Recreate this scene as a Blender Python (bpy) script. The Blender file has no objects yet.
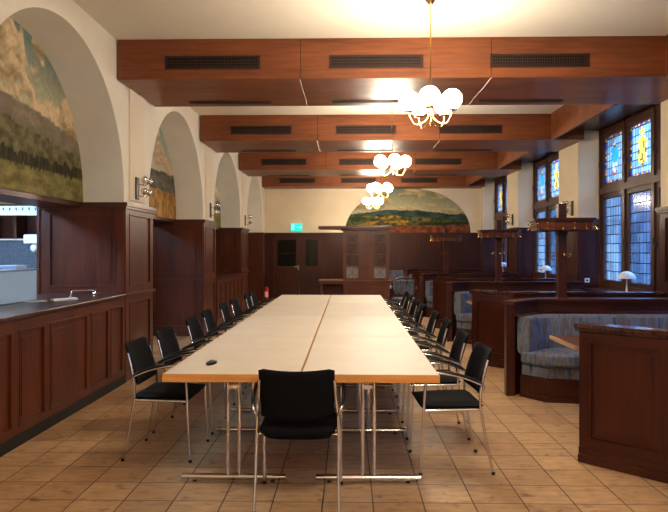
import bpy, math, random
from mathutils import Vector, Matrix, noise
random.seed(7)
SC = bpy.context.scene
COL = SC.collection
PI = math.pi
FPX = 640.0
YAW = math.atan(14/FPX)
PITCH = 3.86                     # spacing of the piers along the hall
PIER0 = 7.07                     # first pier in view
WL, WR, WG = -2.49, 3.90, 4.30   # left wall face, right pier face, window plane
HC = 3.73                        # ceiling
YB, YF = 18.9, -4.6              # back and front walls
PH = 2.0                         # panelling height

# ------------------------------------------------------------ materials
def srgb(r, g, b):
    f = lambda c: (c/12.92 if c <= .04045 else ((c+.055)/1.055)**2.4)
    return (f(r/255), f(g/255), f(b/255), 1)

def mat(name, col, rough=.5, metal=0, coat=0, spec=.5, emis=None, es=0):
    m = bpy.data.materials.new(name); m.use_nodes = True
    b = m.node_tree.nodes['Principled BSDF']
    b.inputs['Base Color'].default_value = col
    b.inputs['Roughness'].default_value = rough
    b.inputs['Metallic'].default_value = metal
    b.inputs['Coat Weight'].default_value = coat
    b.inputs['Coat Roughness'].default_value = .15
    b.inputs['Specular IOR Level'].default_value = spec
    if emis:
        b.inputs['Emission Color'].default_value = emis
        b.inputs['Emission Strength'].default_value = es
    return m

def nd(m, kind, **kw):
    n = m.node_tree.nodes.new(kind)
    for k, v in kw.items():
        if k in n.inputs: n.inputs[k].default_value = v
        else: setattr(n, k, v)
    return n
def lk(m, a, b): m.node_tree.links.new(a, b)

def ramp(m, stops):
    r = m.node_tree.nodes.new('ShaderNodeValToRGB')
    e = r.color_ramp.elements
    e[0].position, e[0].color = stops[0]
    e[1].position, e[1].color = stops[-1]
    for p, c in stops[1:-1]:
        x = e.new(p); x.color = c
    return r

def noisy(name, c0, c1, scale=(4,4,4), rough=.5, detail=6, lo=.35, hi=.65, bump=0, coat=0, metal=0, nscale=1.0, spec=.5):
    m = mat(name, c0, rough, metal, coat, spec)
    b = m.node_tree.nodes['Principled BSDF']
    tc = nd(m, 'ShaderNodeTexCoord'); mp = nd(m, 'ShaderNodeMapping')
    mp.inputs['Scale'].default_value = scale
    lk(m, tc.outputs['Object'], mp.inputs['Vector'])
    n = nd(m, 'ShaderNodeTexNoise'); n.inputs['Scale'].default_value = nscale; n.inputs['Detail'].default_value = detail
    n.inputs['Roughness'].default_value = .6
    lk(m, mp.outputs[0], n.inputs['Vector'])
    r = ramp(m, [(lo, c0), (hi, c1)])
    lk(m, n.outputs['Fac'], r.inputs[0]); lk(m, r.outputs[0], b.inputs['Base Color'])
    if bump:
        bp = nd(m, 'ShaderNodeBump'); bp.inputs['Strength'].default_value = bump; bp.inputs['Distance'].default_value = .01
        lk(m, n.outputs['Fac'], bp.inputs['Height']); lk(m, bp.outputs[0], b.inputs['Normal'])
    return m

def wood(name, axis, c0, c1, rough=.42, coat=.1, fine=55):
    s = [fine, fine, fine]; s[axis] = 2.2
    m = mat(name, c0, rough, 0, coat, .35)
    b = m.node_tree.nodes['Principled BSDF']
    tc = nd(m, 'ShaderNodeTexCoord')
    mp = nd(m, 'ShaderNodeMapping'); mp.inputs['Scale'].default_value = s
    lk(m, tc.outputs['Object'], mp.inputs['Vector'])
    n = nd(m, 'ShaderNodeTexNoise'); n.inputs['Scale'].default_value = 1; n.inputs['Detail'].default_value = 4
    lk(m, mp.outputs[0], n.inputs['Vector'])
    s2 = [3.5, 3.5, 3.5]; s2[axis] = .7
    mp2 = nd(m, 'ShaderNodeMapping'); mp2.inputs['Scale'].default_value = s2
    lk(m, tc.outputs['Object'], mp2.inputs['Vector'])
    n2 = nd(m, 'ShaderNodeTexNoise'); n2.inputs['Scale'].default_value = 1; n2.inputs['Detail'].default_value = 3
    lk(m, mp2.outputs[0], n2.inputs['Vector'])
    mx = nd(m, 'ShaderNodeMath', operation='MULTIPLY_ADD'); mx.inputs[1].default_value = .5
    lk(m, n2.outputs['Fac'], mx.inputs[0])
    ml = nd(m, 'ShaderNodeMath', operation='MULTIPLY'); ml.inputs[1].default_value = .5
    lk(m, n.outputs['Fac'], ml.inputs[0]); lk(m, ml.outputs[0], mx.inputs[2])
    r = ramp(m, [(.36, c0), (.64, c1)])
    lk(m, mx.outputs[0], r.inputs[0]); lk(m, r.outputs[0], b.inputs['Base Color'])
    return m

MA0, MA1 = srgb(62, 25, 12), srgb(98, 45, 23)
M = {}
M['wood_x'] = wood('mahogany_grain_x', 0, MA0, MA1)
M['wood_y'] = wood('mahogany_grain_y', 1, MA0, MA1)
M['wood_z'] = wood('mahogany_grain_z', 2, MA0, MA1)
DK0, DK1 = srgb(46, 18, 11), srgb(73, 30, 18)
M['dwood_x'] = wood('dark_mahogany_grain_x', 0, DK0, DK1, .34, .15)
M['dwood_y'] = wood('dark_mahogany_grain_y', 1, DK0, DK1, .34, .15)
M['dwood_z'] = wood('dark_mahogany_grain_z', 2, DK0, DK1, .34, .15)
M['beam'] = wood('beam_veneer', 0, srgb(98, 50, 25), srgb(136, 76, 42), .46, .12, 30)
M['frame_wood'] = wood('window_oak', 2, srgb(62, 34, 22), srgb(92, 54, 34))
M['cap_wood'] = wood('polished_cap', 0, DK0, DK1, .22, .8)
M['edge_light'] = wood('pale_edge', 1, srgb(176,140,104), srgb(200,166,128), .3, .2)
M['station_x'] = wood('station_mahogany_x', 0, srgb(84,38,22), srgb(118,60,36), .38, .15)
M['station_z'] = wood('station_mahogany_z', 2, srgb(84,38,22), srgb(118,60,36), .38, .15)
M['lattice_wood'] = wood('lattice_mahogany', 0, srgb(112,62,38), srgb(142,86,54))
M['beech'] = wood('beech_edge', 0, srgb(196, 128, 62), srgb(222, 158, 88), .35, .2, 40)
M['laminate'] = noisy('cream_laminate', srgb(212, 200, 184), srgb(219, 208, 193), (3,3,3), .55)
M['plaster'] = noisy('cream_plaster', srgb(228, 220, 206), srgb(234, 227, 214), (2.5,2.5,2.5), .9, bump=.05, spec=.2)
M['plaster_warm'] = noisy('warm_plaster', srgb(232, 214, 184), srgb(238, 221, 192), (2.5,2.5,2.5), .9, bump=.05, spec=.2)
M['plaster_strip'] = noisy('strip_plaster', srgb(230, 216, 196), srgb(235, 222, 203), (2.5,2.5,2.5), .9, bump=.05, spec=.2)
M['reveal'] = noisy('grey_plaster', srgb(226, 224, 216), srgb(234, 232, 225), (2,2,2), .92, bump=.05, spec=.2)
M['ceil'] = noisy('ceiling_paint', srgb(226, 216, 200), srgb(230, 221, 206), (1.5,1.5,1.5), .92, spec=.2)
M['white'] = mat('white_paint', srgb(232, 234, 236), .5)
M['chrome'] = mat('chrome', (.78, .78, .79, 1), .14, 1)
M['steel'] = mat('brushed_steel', (.62, .63, .65, 1), .3, 1)
M['brass'] = mat('polished_brass', srgb(226, 186, 108), .2, 1)
M['black'] = noisy('black_fabric', (.003,.003,.004,1), (.008,.008,.010,1), (150,150,150), .9, spec=.1)
M['black_plastic'] = mat('black_plastic', (.006,.006,.007,1), .4, spec=.3)
M['dark'] = mat('dark_void', (.006,.005,.005,1), .8)
M['grille'] = mat('bronze_grille', srgb(62, 38, 30), .45, .3)
M['slot'] = mat('dark_slot', srgb(30, 18, 15), .6)
M['red'] = mat('red_enamel', srgb(196, 22, 22), .3, coat=.4)
M['iron'] = mat('black_iron', (.012,.012,.013,1), .45, .6)
M['sconce_glass'] = mat('mirror_globe', (.75,.75,.75,1), .12, .9)
M['milk_pane'] = mat('frosted_pane', srgb(150,150,150), .4)
M['milk'] = mat('milk_glass', srgb(235, 238, 244), .3, coat=.4)
M['bluewhite'] = mat('light_appliance', srgb(214, 224, 234), .35)
M['appl_blue_lit'] = mat('blue_lit_enamel', srgb(160, 196, 236), .35)  # cool bluish light on the white box put into its colour
M['greytile'] = noisy('grey_speckled_wall', srgb(44, 50, 62), srgb(78, 86, 100), (60,60,60), .6, detail=3)

def globe_mat():
    m = bpy.data.materials.new('lit_opal_glass'); m.use_nodes = True
    nt = m.node_tree; nt.nodes.clear()
    o = nd(m, 'ShaderNodeOutputMaterial'); e = nd(m, 'ShaderNodeEmission')
    e.inputs['Color'].default_value = (1, .87, .67, 1); e.inputs['Strength'].default_value = 57
    lk(m, e.outputs[0], o.inputs[0]); return m
M['globe'] = globe_mat()

def tile_mat():
    m = mat('travertine_tiles', srgb(190, 160, 125), .4)
    b = m.node_tree.nodes['Principled BSDF']
    tc = nd(m, 'ShaderNodeTexCoord'); mp = nd(m, 'ShaderNodeMapping')
    s = .291
    # grid phase read from the joints
    mp.inputs['Location'].default_value = (1.02/s, -3.72/s, 0)
    mp.inputs['Scale'].default_value = (1/s, 1/s, 1/s)
    lk(m, tc.outputs['Object'], mp.inputs['Vector'])
    br = nd(m, 'ShaderNodeTexBrick'); br.offset = 0; br.squash = 1
    br.inputs['Scale'].default_value = 1; br.inputs['Brick Width'].default_value = 1; br.inputs['Row Height'].default_value = 1
    br.inputs['Mortar Size'].default_value = .014; br.inputs['Mortar Smooth'].default_value = .1; br.inputs['Bias'].default_value = 0
    br.inputs['Color1'].default_value = srgb(222, 190, 150); br.inputs['Color2'].default_value = srgb(196, 162, 124)
    br.inputs['Mortar'].default_value = srgb(66, 48, 36)
    lk(m, mp.outputs[0], br.inputs['Vector'])
    # travertine veins and stains
    mp2 = nd(m, 'ShaderNodeMapping'); mp2.inputs['Scale'].default_value = (7, 22, 7)
    lk(m, tc.outputs['Object'], mp2.inputs['Vector'])
    n = nd(m, 'ShaderNodeTexNoise'); n.inputs['Scale'].default_value = 1; n.inputs['Detail'].default_value = 8; n.inputs['Roughness'].default_value = .68
    lk(m, mp2.outputs[0], n.inputs['Vector'])
    r = ramp(m, [(.28, srgb(128, 92, 62)), (.45, srgb(204, 182, 156)), (.7, srgb(244, 232, 214))])
    lk(m, n.outputs['Fac'], r.inputs[0])
    mix = nd(m, 'ShaderNodeMix', data_type='RGBA', blend_type='MULTIPLY'); mix.inputs[0].default_value = .75
    lk(m, br.outputs['Color'], mix.inputs[6]); lk(m, r.outputs[0], mix.inputs[7])
    n3 = nd(m, 'ShaderNodeTexNoise'); n3.inputs['Scale'].default_value = 9; n3.inputs['Detail'].default_value = 5
    lk(m, tc.outputs['Object'], n3.inputs['Vector'])
    r3 = ramp(m, [(.27, srgb(150, 108, 74)), (.40, (1,1,1,1))])
    lk(m, n3.outputs['Fac'], r3.inputs[0])
    mix2 = nd(m, 'ShaderNodeMix', data_type='RGBA', blend_type='MULTIPLY'); mix2.inputs[0].default_value = .8
    lk(m, mix.outputs[2], mix2.inputs[6]); lk(m, r3.outputs[0], mix2.inputs[7])
    lk(m, mix2.outputs[2], b.inputs['Base Color'])
    bp = nd(m, 'ShaderNodeBump'); bp.inputs['Strength'].default_value = .35; bp.inputs['Distance'].default_value = .004; bp.invert = True
    lk(m, br.outputs['Fac'], bp.inputs['Height']); lk(m, bp.outputs[0], b.inputs['Normal'])
    rr = nd(m, 'ShaderNodeMapRange'); rr.inputs[3].default_value = .3; rr.inputs[4].default_value = .55
    lk(m, n.outputs['Fac'], rr.inputs[0]); lk(m, rr.outputs[0], b.inputs['Roughness'])
    return m
M['tiles'] = tile_mat()

def fabric_mat():
    m = mat('striped_upholstery', srgb(110, 116, 128), .85, spec=.2)
    b = m.node_tree.nodes['Principled BSDF']
    tc = nd(m, 'ShaderNodeTexCoord'); mp = nd(m, 'ShaderNodeMapping'); mp.inputs['Scale'].default_value = (17, 17, 3.6)
    lk(m, tc.outputs['Object'], mp.inputs['Vector'])
    n = nd(m, 'ShaderNodeTexNoise'); n.inputs['Scale'].default_value = 1; n.inputs['Detail'].default_value = 6; n.inputs['Roughness'].default_value = .6
    lk(m, mp.outputs[0], n.inputs['Vector'])
    r = ramp(m, [(.30, srgb(44, 46, 54)), (.42, srgb(84, 90, 106)), (.50, srgb(108, 118, 140)), (.57, srgb(106, 92, 80)), (.66, srgb(84, 92, 108)), (.76, srgb(146, 148, 154))])
    lk(m, n.outputs['Fac'], r.inputs[0]); lk(m, r.outputs[0], b.inputs['Base Color'])
    return m
M['fabric'] = fabric_mat()

def paint_mat():
    m = mat('mural_paint', (1,1,1,1), .75, spec=.2)
    b = m.node_tree.nodes['Principled BSDF']
    a = nd(m, 'ShaderNodeAttribute', attribute_name='paint')
    tc = nd(m, 'ShaderNodeTexCoord')
    n = nd(m, 'ShaderNodeTexNoise'); n.inputs['Scale'].default_value = 28; n.inputs['Detail'].default_value = 6
    lk(m, tc.outputs['Object'], n.inputs['Vector'])
    r = ramp(m, [(.3, (.62,.62,.62,1)), (.7, (1.0,1.0,1.0,1))])
    lk(m, n.outputs['Fac'], r.inputs[0])
    mix = nd(m, 'ShaderNodeMix', data_type='RGBA', blend_type='MULTIPLY'); mix.inputs[0].default_value = .7
    lk(m, a.outputs['Color'], mix.inputs[6]); lk(m, r.outputs[0], mix.inputs[7])
    lk(m, mix.outputs[2], b.inputs['Base Color'])
    return m
M['paint'] = paint_mat()

def glass_mat(name, col, bw, rh, lead=True, body=.35):
    """leaded glass: coloured see-through glass with some scatter, lead cames as a brick joint"""
    m = bpy.data.materials.new(name); m.use_nodes = True
    m.node_tree.nodes.clear()
    o = nd(m, 'ShaderNodeOutputMaterial')
    t = nd(m, 'ShaderNodeBsdfTransparent'); t.inputs[0].default_value = col
    tl = nd(m, 'ShaderNodeBsdfTranslucent'); tl.inputs[0].default_value = col
    g = nd(m, 'ShaderNodeBsdfGlossy'); g.inputs['Roughness'].default_value = .12; g.inputs[0].default_value = (.8,.8,.8,1)
    mx = nd(m, 'ShaderNodeMixShader'); mx.inputs[0].default_value = body
    lk(m, t.outputs[0], mx.inputs[1]); lk(m, tl.outputs[0], mx.inputs[2])
    mx2 = nd(m, 'ShaderNodeMixShader'); mx2.inputs[0].default_value = .06
    lk(m, mx.outputs[0], mx2.inputs[1]); lk(m, g.outputs[0], mx2.inputs[2])
    out = mx2.outputs[0]
    if lead:
        tc = nd(m, 'ShaderNodeTexCoord'); sp = nd(m, 'ShaderNodeSeparateXYZ'); cb = nd(m, 'ShaderNodeCombineXYZ')
        lk(m, tc.outputs['Object'], sp.inputs[0]); lk(m, sp.outputs[1], cb.inputs[0]); lk(m, sp.outputs[2], cb.inputs[1])
        br = nd(m, 'ShaderNodeTexBrick'); br.offset = .5 if lead == 2 else 0
        br.inputs['Scale'].default_value = 1; br.inputs['Brick Width'].default_value = bw; br.inputs['Row Height'].default_value = rh
        br.inputs['Mortar Size'].default_value = .007; br.inputs['Mortar Smooth'].default_value = 0
        br.inputs['Color1'].default_value = (1,1,1,1); br.inputs['Color2'].default_value = (.55,.55,.62,1)
        lk(m, cb.outputs[0], br.inputs['Vector'])
        tint = nd(m, 'ShaderNodeMix', data_type='RGBA', blend_type='MULTIPLY'); tint.inputs[0].default_value = 1
        tint.inputs[6].default_value = col; lk(m, br.outputs['Color'], tint.inputs[7])
        lk(m, tint.outputs[2], t.inputs[0]); lk(m, tint.outputs[2], tl.inputs[0])
        d = nd(m, 'ShaderNodeBsdfDiffuse'); d.inputs[0].default_value = (.02,.02,.022,1)
        mx3 = nd(m, 'ShaderNodeMixShader')
        lk(m, br.outputs['Fac'], mx3.inputs[0]); lk(m, out, mx3.inputs[1]); lk(m, d.outputs[0], mx3.inputs[2])
        out = mx3.outputs[0]
    lk(m, out, o.inputs[0])
    return m
GL = {
 'p': glass_mat('pale_blue_leaded_glass', (.24,.32,.34,1), .085, .12, 1),
 'q': glass_mat('clear_leaded_glass', (.17,.22,.28,1), .105, .15, 1, .14),
 'b': glass_mat('blue_glass', (.02,.06,.26,1), .05,.05, 0),
 'o': glass_mat('orange_glass', (.55,.16,.02,1), .05,.05, 0),
 'r': glass_mat('red_glass', (.32,.02,.02,1), .05,.05, 0),
 'y': glass_mat('yellow_glass', (.75,.34,.03,1), .05,.05, 0),
 't': glass_mat('teal_glass', (.02,.20,.26,1), .05,.05, 0),
 'f': glass_mat('flesh_glass', (.55,.32,.20,1), .05,.05, 0),
 'n': glass_mat('brown_glass', (.14,.06,.02,1), .05,.05, 0),
 'l': mat('lead_came', (.02,.02,.022,1), .6),
}
M['doorglass'] = glass_mat('dark_door_glass', (.20,.26,.24,1), .3, .3, 0, .25)

# ------------------------------------------------------------ mesh builder
class MB:
    def __init__(s): s.v=[]; s.f=[]; s.mi=[]; s.sm=[]; s.mats=[]; s.M=Matrix.Identity(4); s.cm=0
    def use(s, m):
        m = M[m] if isinstance(m, str) else m
        if m not in s.mats: s.mats.append(m)
        s.cm = s.mats.index(m); return s
    def at(s, x=0, y=0, z=0, rz=0): s.M = Matrix.Translation((x,y,z)) @ Matrix.Rotation(rz, 4, 'Z'); return s
    def raw(s, vs, fs, smooth=False):
        n = len(s.v)
        s.v += [tuple(s.M @ Vector(p)) for p in vs]
        for f in fs: s.f.append([i+n for i in f]); s.mi.append(s.cm); s.sm.append(smooth)
        return s
    def box(s, x0, x1, y0, y1, z0, z1):
        return s.raw([(x0,y0,z0),(x1,y0,z0),(x1,y1,z0),(x0,y1,z0),(x0,y0,z1),(x1,y0,z1),(x1,y1,z1),(x0,y1,z1)],
              [(3,2,1,0),(4,5,6,7),(0,1,5,4),(1,2,6,5),(2,3,7,6),(3,0,4,7)])
    def prism(s, pts, z0, z1):
        a = sum(pts[i][0]*pts[(i+1)%len(pts)][1]-pts[(i+1)%len(pts)][0]*pts[i][1] for i in range(len(pts)))
        if a < 0: pts = pts[::-1]
        n = len(pts)
        vs = [(x,y,z0) for x,y in pts]+[(x,y,z1) for x,y in pts]
        return s.raw(vs, [tuple(range(n-1,-1,-1)), tuple(range(n,2*n))]+[(i,(i+1)%n,n+(i+1)%n,n+i) for i in range(n)])
    def tube(s, pts, r, seg=8, cap=True, rr=None):
        pts = [Vector(p) for p in pts]; vs=[]; fs=[]
        up = None
        for i, p in enumerate(pts):
            d = (pts[min(i+1,len(pts)-1)]-pts[max(i-1,0)]).normalized()
            if up is None:
                up = Vector((0,0,1)) if abs(d.z) < .9 else Vector((1,0,0))
            a = d.cross(up).normalized(); b = a.cross(d).normalized(); up = b
            q = rr[i] if rr else r
            for k in range(seg):
                t = 2*PI*k/seg; vs.append(tuple(p+a*math.cos(t)*q+b*math.sin(t)*q))
        for i in range(len(pts)-1):
            for k in range(seg):
                fs.append((i*seg+k, i*seg+(k+1)%seg, (i+1)*seg+(k+1)%seg, (i+1)*seg+k))
        s.raw(vs, fs, True)
        if cap:
            n=len(pts); s.raw(vs[:seg], [tuple(range(seg-1,-1,-1))]); s.raw(vs[-seg:], [tuple(range(seg))])
        return s
    def lathe(s, prof, seg=20, smooth=True, cx=0, cy=0):
        vs=[]; fs=[]
        for r, z in prof:
            for k in range(seg):
                t=2*PI*k/seg; vs.append((cx+r*math.cos(t), cy+r*math.sin(t), z))
        for i in range(len(prof)-1):
            for k in range(seg):
                fs.append((i*seg+k, i*seg+(k+1)%seg, (i+1)*seg+(k+1)%seg, (i+1)*seg+k))
        return s.raw(vs, fs, smooth)
    def sphere(s, c, r, seg=18, rings=12, sz=1):
        prof=[(max(1e-4, r*math.sin(PI*i/rings)), c[2]-sz*r*math.cos(PI*i/rings)) for i in range(rings+1)]
        return s.lathe(prof, seg, True, c[0], c[1])
    def build(s, name, parent=None, bevel=0, loc=None, seg=2):
        me = bpy.data.meshes.new(name); me.from_pydata(s.v, [], s.f)
        for m in s.mats: me.materials.append(m)
        me.polygons.foreach_set('material_index', s.mi); me.polygons.foreach_set('use_smooth', s.sm)
        me.update()
        o = bpy.data.objects.new(name, me); COL.objects.link(o)
        if loc: o.location = loc
        if parent: o.parent = parent
        if bevel:
            b = o.modifiers.new('bevel', 'BEVEL'); b.width = bevel; b.segments = seg; b.limit_method = 'ANGLE'; b.angle_limit = math.radians(40)
            b.harden_normals = False
        return o

def tag(o, label=None, cat=None, group=None, kind=None):
    if label: o['label'] = label
    if cat: o['category'] = cat
    if group: o['group'] = group
    if kind: o['kind'] = kind
    return o
def thing(name, label, cat, loc=(0,0,0), rz=0, group=None):
    o = bpy.data.objects.new(name, None); COL.objects.link(o); o.empty_display_size = .1
    o.location = loc; o.rotation_euler = (0,0,rz)
    return tag(o, label, cat, group)
def struct(o): o['kind'] = 'structure'; return o
KIDS = {}
def copy_tree(o, parent=None):
    c = o.copy(); COL.objects.link(c); c.parent = parent
    for ch in [x for x in bpy.data.objects if x.parent == o]: copy_tree(ch, c)
    return c
def bez(p0, p1, p2, p3, n=8):
    o=[]
    for i in range(n+1):
        t=i/n; o.append(tuple((1-t)**3*a+3*(1-t)**2*t*b+3*(1-t)*t*t*c+t**3*d for a,b,c,d in zip(p0,p1,p2,p3)))
    return o

def panelled(mb, W, H, panels, fr, fld=None, t=.016, bead=.016):
    """panelled face in local frame: x along, z up, face looking to -y at y=0; panels=(x0,x1,z0,z1)"""
    fld = fld or fr
    xs = sorted(set([0, W]+[p[0] for p in panels]+[p[1] for p in panels]))
    zs = sorted(set([0, H]+[p[2] for p in panels]+[p[3] for p in panels]))
    mb.use(fld); mb.box(0, W, 0, .012, 0, H)
    mb.use(fr)
    for i in range(len(xs)-1):
        run = None
        for j in range(len(zs)-1):
            cx, cz = (xs[i]+xs[i+1])/2, (zs[j]+zs[j+1])/2
            inside = any(p[0]<cx<p[1] and p[2]<cz<p[3] for p in panels)
            if not inside:
                if run is None: run = zs[j]
            if (inside or j == len(zs)-2) and run is not None:
                e = zs[j] if inside else zs[j+1]
                mb.box(xs[i], xs[i+1], -t, 0, run, e); run = None
    for (a,b,c,d) in panels:
        y0 = -t-.006
        for q in ((a,a+bead,c,d),(b-bead,b,c,d),(a+bead,b-bead,c,c+bead),(a+bead,b-bead,d-bead,d)):
            mb.box(q[0], q[1], y0, 0, q[2], q[3])
        i = bead+.045
        if b-a > .3 and d-c > .3: mb.box(a+i, b-i, -.006, 0, c+i, d-i)

# ------------------------------------------------------------ the shell
m = MB().use('tiles'); m.box(-6.2, 4.6, YF-.3, YB+.3, -.1, 0); struct(m.build('floor'))
m = MB().use('ceil'); m.box(-3.6, 4.6, YF-.3, YB+.3, HC, HC+.1); struct(m.build('ceiling'))

def arch_face(mb, y0, y1, x, zc, a, b, z1, xback, soff, n=40):
    """wall face at x with an arched hole between y0..y1, and its soffit back to xback"""
    yc = (y0+y1)/2
    a -= .004; y0 += .004; y1 -= .004
    P = [(yc - a*math.cos(PI*i/n), zc + b*math.sin(PI*i/n)) for i in range(n+1)]
    vs=[]; fs=[]
    for (y,z) in P: vs += [(x,y,z),(x,y,z1)]
    for i in range(n): fs.append((2*i, 2*i+2, 2*i+3, 2*i+1))
    vs += [(x,y0-.004,PH),(x,y0,PH),(x,y0,z1),(x,y0-.004,z1),(x,y1,PH),(x,y1+.004,PH),(x,y1+.004,z1),(x,y1,z1)]
    k = 2*n+2; fs += [(k,k+1,k+2,k+3),(k+4,k+5,k+6,k+7)]
    mb.raw(vs, fs)
    mb.use(soff)
    Q = [(y0, PH)]+P+[(y1, PH)]
    vs=[]
    for (y,z) in Q: vs += [(x,y,z),(xback,y,z)]
    mb.raw(vs, [(2*i, 2*i+1, 2*i+3, 2*i+2) for i in range(len(Q)-1)], True)

wl = MB()
starts = [PIER0+PITCH*k for k in range(-3, 4)]
for k, s in enumerate(starts):
    e = min(s+1.0, YB) if k < 6 else YB
    wl.use('plaster').box(-3.45, WL, s, min(e, s+.88), PH, HC)
    wl.use('plaster').box(-3.40, WL-.03, s+.03, e-.03, 0, PH)
    if k < 6:
        y0, y1 = s+.88, starts[k+1]
        wl.use('plaster'); arch_face(wl, y0, y1, WL, PH+.06, (y1-y0)/2, 1.44, HC, -2.96, 'reveal')
        wl.use('plaster').box(-3.45, -2.97, y0, y1, PH, HC)      # wall that carries the mural
struct(wl.build('wall_left'))
# shallow pilaster strips above the piers
for k in range(2, 6):
    s = starts[k+1]
    m = MB().use('plaster_strip'); m.box(WL, WL+.02, s+.14, s+.66, PH+.04, HC); struct(m.build('trim_%d' % k))

# back wall with an elliptical niche for the mural
CX, CA, CB = 1.767, 1.86, 1.33
m = MB().use('plaster_warm')
m.box(WL-.9, CX-CA, YB, YB+.2, 0, HC); m.box(CX+CA, WG+.3, YB, YB+.2, 0, HC)
m.box(CX-CA, CX+CA, YB, YB+.2, 0, PH); m.box(CX-CA, CX+CA, YB+.13, YB+.2, PH, HC)
n=48; P=[(CX-CA*math.cos(PI*i/n), PH+CB*math.sin(PI*i/n)) for i in range(n+1)]
vs=[]; 
for x,z in P: vs += [(x,YB,z),(x,YB,HC)]
m.raw(vs, [(2*i,2*i+2,2*i+3,2*i+1) for i in range(n)])
vs=[]
for x,z in P: vs += [(x,YB,z),(x,YB+.13,z)]
m.use('reveal').raw(vs, [(2*i,2*i+1,2*i+3,2*i+2) for i in range(n)], True)
struct(m.build('wall_back'))
m = MB().use('plaster'); m.box(WL-.9, WG+.3, YF-.2, YF, 0, HC); struct(m.build('wall_front'))

# right wall: piers, parapets under the windows
wr = MB()
for k, s in enumerate(starts):
    e = s+1.0 if k < 6 else YB
    wr.use('plaster_warm').box(WR, 4.6, s, e, PH-.02, 3.5); wr.box(WR+.03, 4.6, s+.03, e-.03, 0, PH-.02)
    if k < 6:
        y0, y1 = s+1.0, starts[k+1]
        wr.use('plaster').box(WG, 4.6, y0, y1, 0, .84); wr.box(WG, 4.6, y0, y1, 3.5, HC)
struct(wr.build('wall_right'))
# window sills, soffits, fascias
tn = 10
for k in range(6):
    y0, y1 = starts[k]+1.0, starts[k+1]
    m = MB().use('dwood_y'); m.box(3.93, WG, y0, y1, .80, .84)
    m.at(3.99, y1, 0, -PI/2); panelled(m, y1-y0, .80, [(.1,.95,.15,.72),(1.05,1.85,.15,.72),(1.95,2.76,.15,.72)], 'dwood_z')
    struct(m.build('trim_%d' % tn)); tn += 1
    bs = 6.82+3.83*(k-3); 
m = MB().use('dwood_y'); m.box(3.40, 4.6, YF, YB, 3.5, 3.53); struct(m.build('trim_%d' % tn)); tn += 1
BEAMS = [6.82+3.83*k for k in range(-1, 4)]
for k, b in enumerate(BEAMS):
    y0 = b+1.33; y1 = BEAMS[k+1] if k < 4 else None
    if y1 is None: continue
    m = MB().use('beam'); m.M = Matrix.Translation((3.40, y1, 0)) @ Matrix.Rotation(-PI/2, 4, 'Z')
    L = y1-y0
    m.box(0, L*.48, -.05, 0, 3.30, HC); m.box(L*.48+.004, L, -.05, 0, 3.30, HC)
    o = struct(m.build('trim_%d' % tn)); tn += 1
m = MB().use('beam'); m.box(3.35, 3.40, YF, BEAMS[0], 3.30, HC); struct(m.build('trim_%d' % tn)); tn += 1

# pier cladding
def cladding(s, e, side, full_lower=True):
    global tn
    m = MB()
    W = e-s
    if side == 'L':
        xf, xb = WL, -3.43
        # face towards the hall (local +x along +y world would look to -x, so turn)
        m.M = Matrix.Translation((xf, s, 0)) @ Matrix.Rotation(PI/2, 4, 'Z')
        panelled(m, W, PH-.04, [(.12, W-.12, 1.06, 1.88), (.12, W-.12, .16, .88)], 'wood_z')
        m.at(xb, s, 0); D = xf-xb
        panelled(m, D, PH-.04, [(.10, D-.09, 1.06, 1.88), (.10, D-.09, .16, .88)], 'wood_z')
        m.at(xf, e, 0, PI); panelled(m, D, PH-.04, [(.10, D-.09, 1.06, 1.88), (.10, D-.09, .16, .88)], 'wood_z')
        m.at(); m.use('wood_x'); m.box(xb-.02, xf+.05, s-.05, e+.05, PH-.04, PH)
        m.box(xb-.0, xf+.035, s-.035, e+.035, PH-.07, PH-.04)
        m.box(xb, xf+.038, s-.028, e+.04, .948, .987)
        m.box(xb, xf+.025, s-.025, e+.025, 0, .10)
        m.use('wood_z').box(xb-.03, xb+.0, s-.03, e, 0, PH-.04)
    else:
        xf, xb = WR, WG
        m.M = Matrix.Translation((xf, e, 0)) @ Matrix.Rotation(-PI/2, 4, 'Z')
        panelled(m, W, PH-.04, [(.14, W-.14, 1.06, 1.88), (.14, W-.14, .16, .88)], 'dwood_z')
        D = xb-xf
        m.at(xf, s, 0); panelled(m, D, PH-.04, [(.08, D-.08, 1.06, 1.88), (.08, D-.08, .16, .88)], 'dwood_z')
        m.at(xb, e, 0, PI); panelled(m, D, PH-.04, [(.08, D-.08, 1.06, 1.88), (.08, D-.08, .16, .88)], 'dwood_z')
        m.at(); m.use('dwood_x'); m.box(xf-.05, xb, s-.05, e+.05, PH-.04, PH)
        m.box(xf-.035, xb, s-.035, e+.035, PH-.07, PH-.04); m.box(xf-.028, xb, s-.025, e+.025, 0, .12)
    struct(m.build('trim_%d' % tn)); tn += 1
for s in starts[2:6]:
    cladding(s, s+1.0, 'L'); cladding(s, s+1.0, 'R')
# last stretch beside the back wall
m = MB(); m.at(-3.43, starts[6]); panelled(m, .94, PH-.04, [(.1,.82,1.06,1.88),(.1,.82,.16,.88)], 'wood_z')
m.at().use('wood_x').box(-3.45, WL+.05, starts[6]-.05, YB, PH-.04, PH); m.M = Matrix.Translation((WL, starts[6]-.016, 0)) @ Matrix.Rotation(PI/2, 4, 'Z')
panelled(m, YB-starts[6]+.0, PH-.04, [], 'wood_z'); struct(m.build('trim_%d' % tn)); tn += 1
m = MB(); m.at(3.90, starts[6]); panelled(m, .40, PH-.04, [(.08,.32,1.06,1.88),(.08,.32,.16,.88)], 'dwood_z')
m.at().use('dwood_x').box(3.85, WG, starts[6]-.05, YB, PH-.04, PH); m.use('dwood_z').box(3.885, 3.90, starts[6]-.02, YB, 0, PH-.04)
struct(m.build('trim_%d' % tn)); tn += 1

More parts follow.
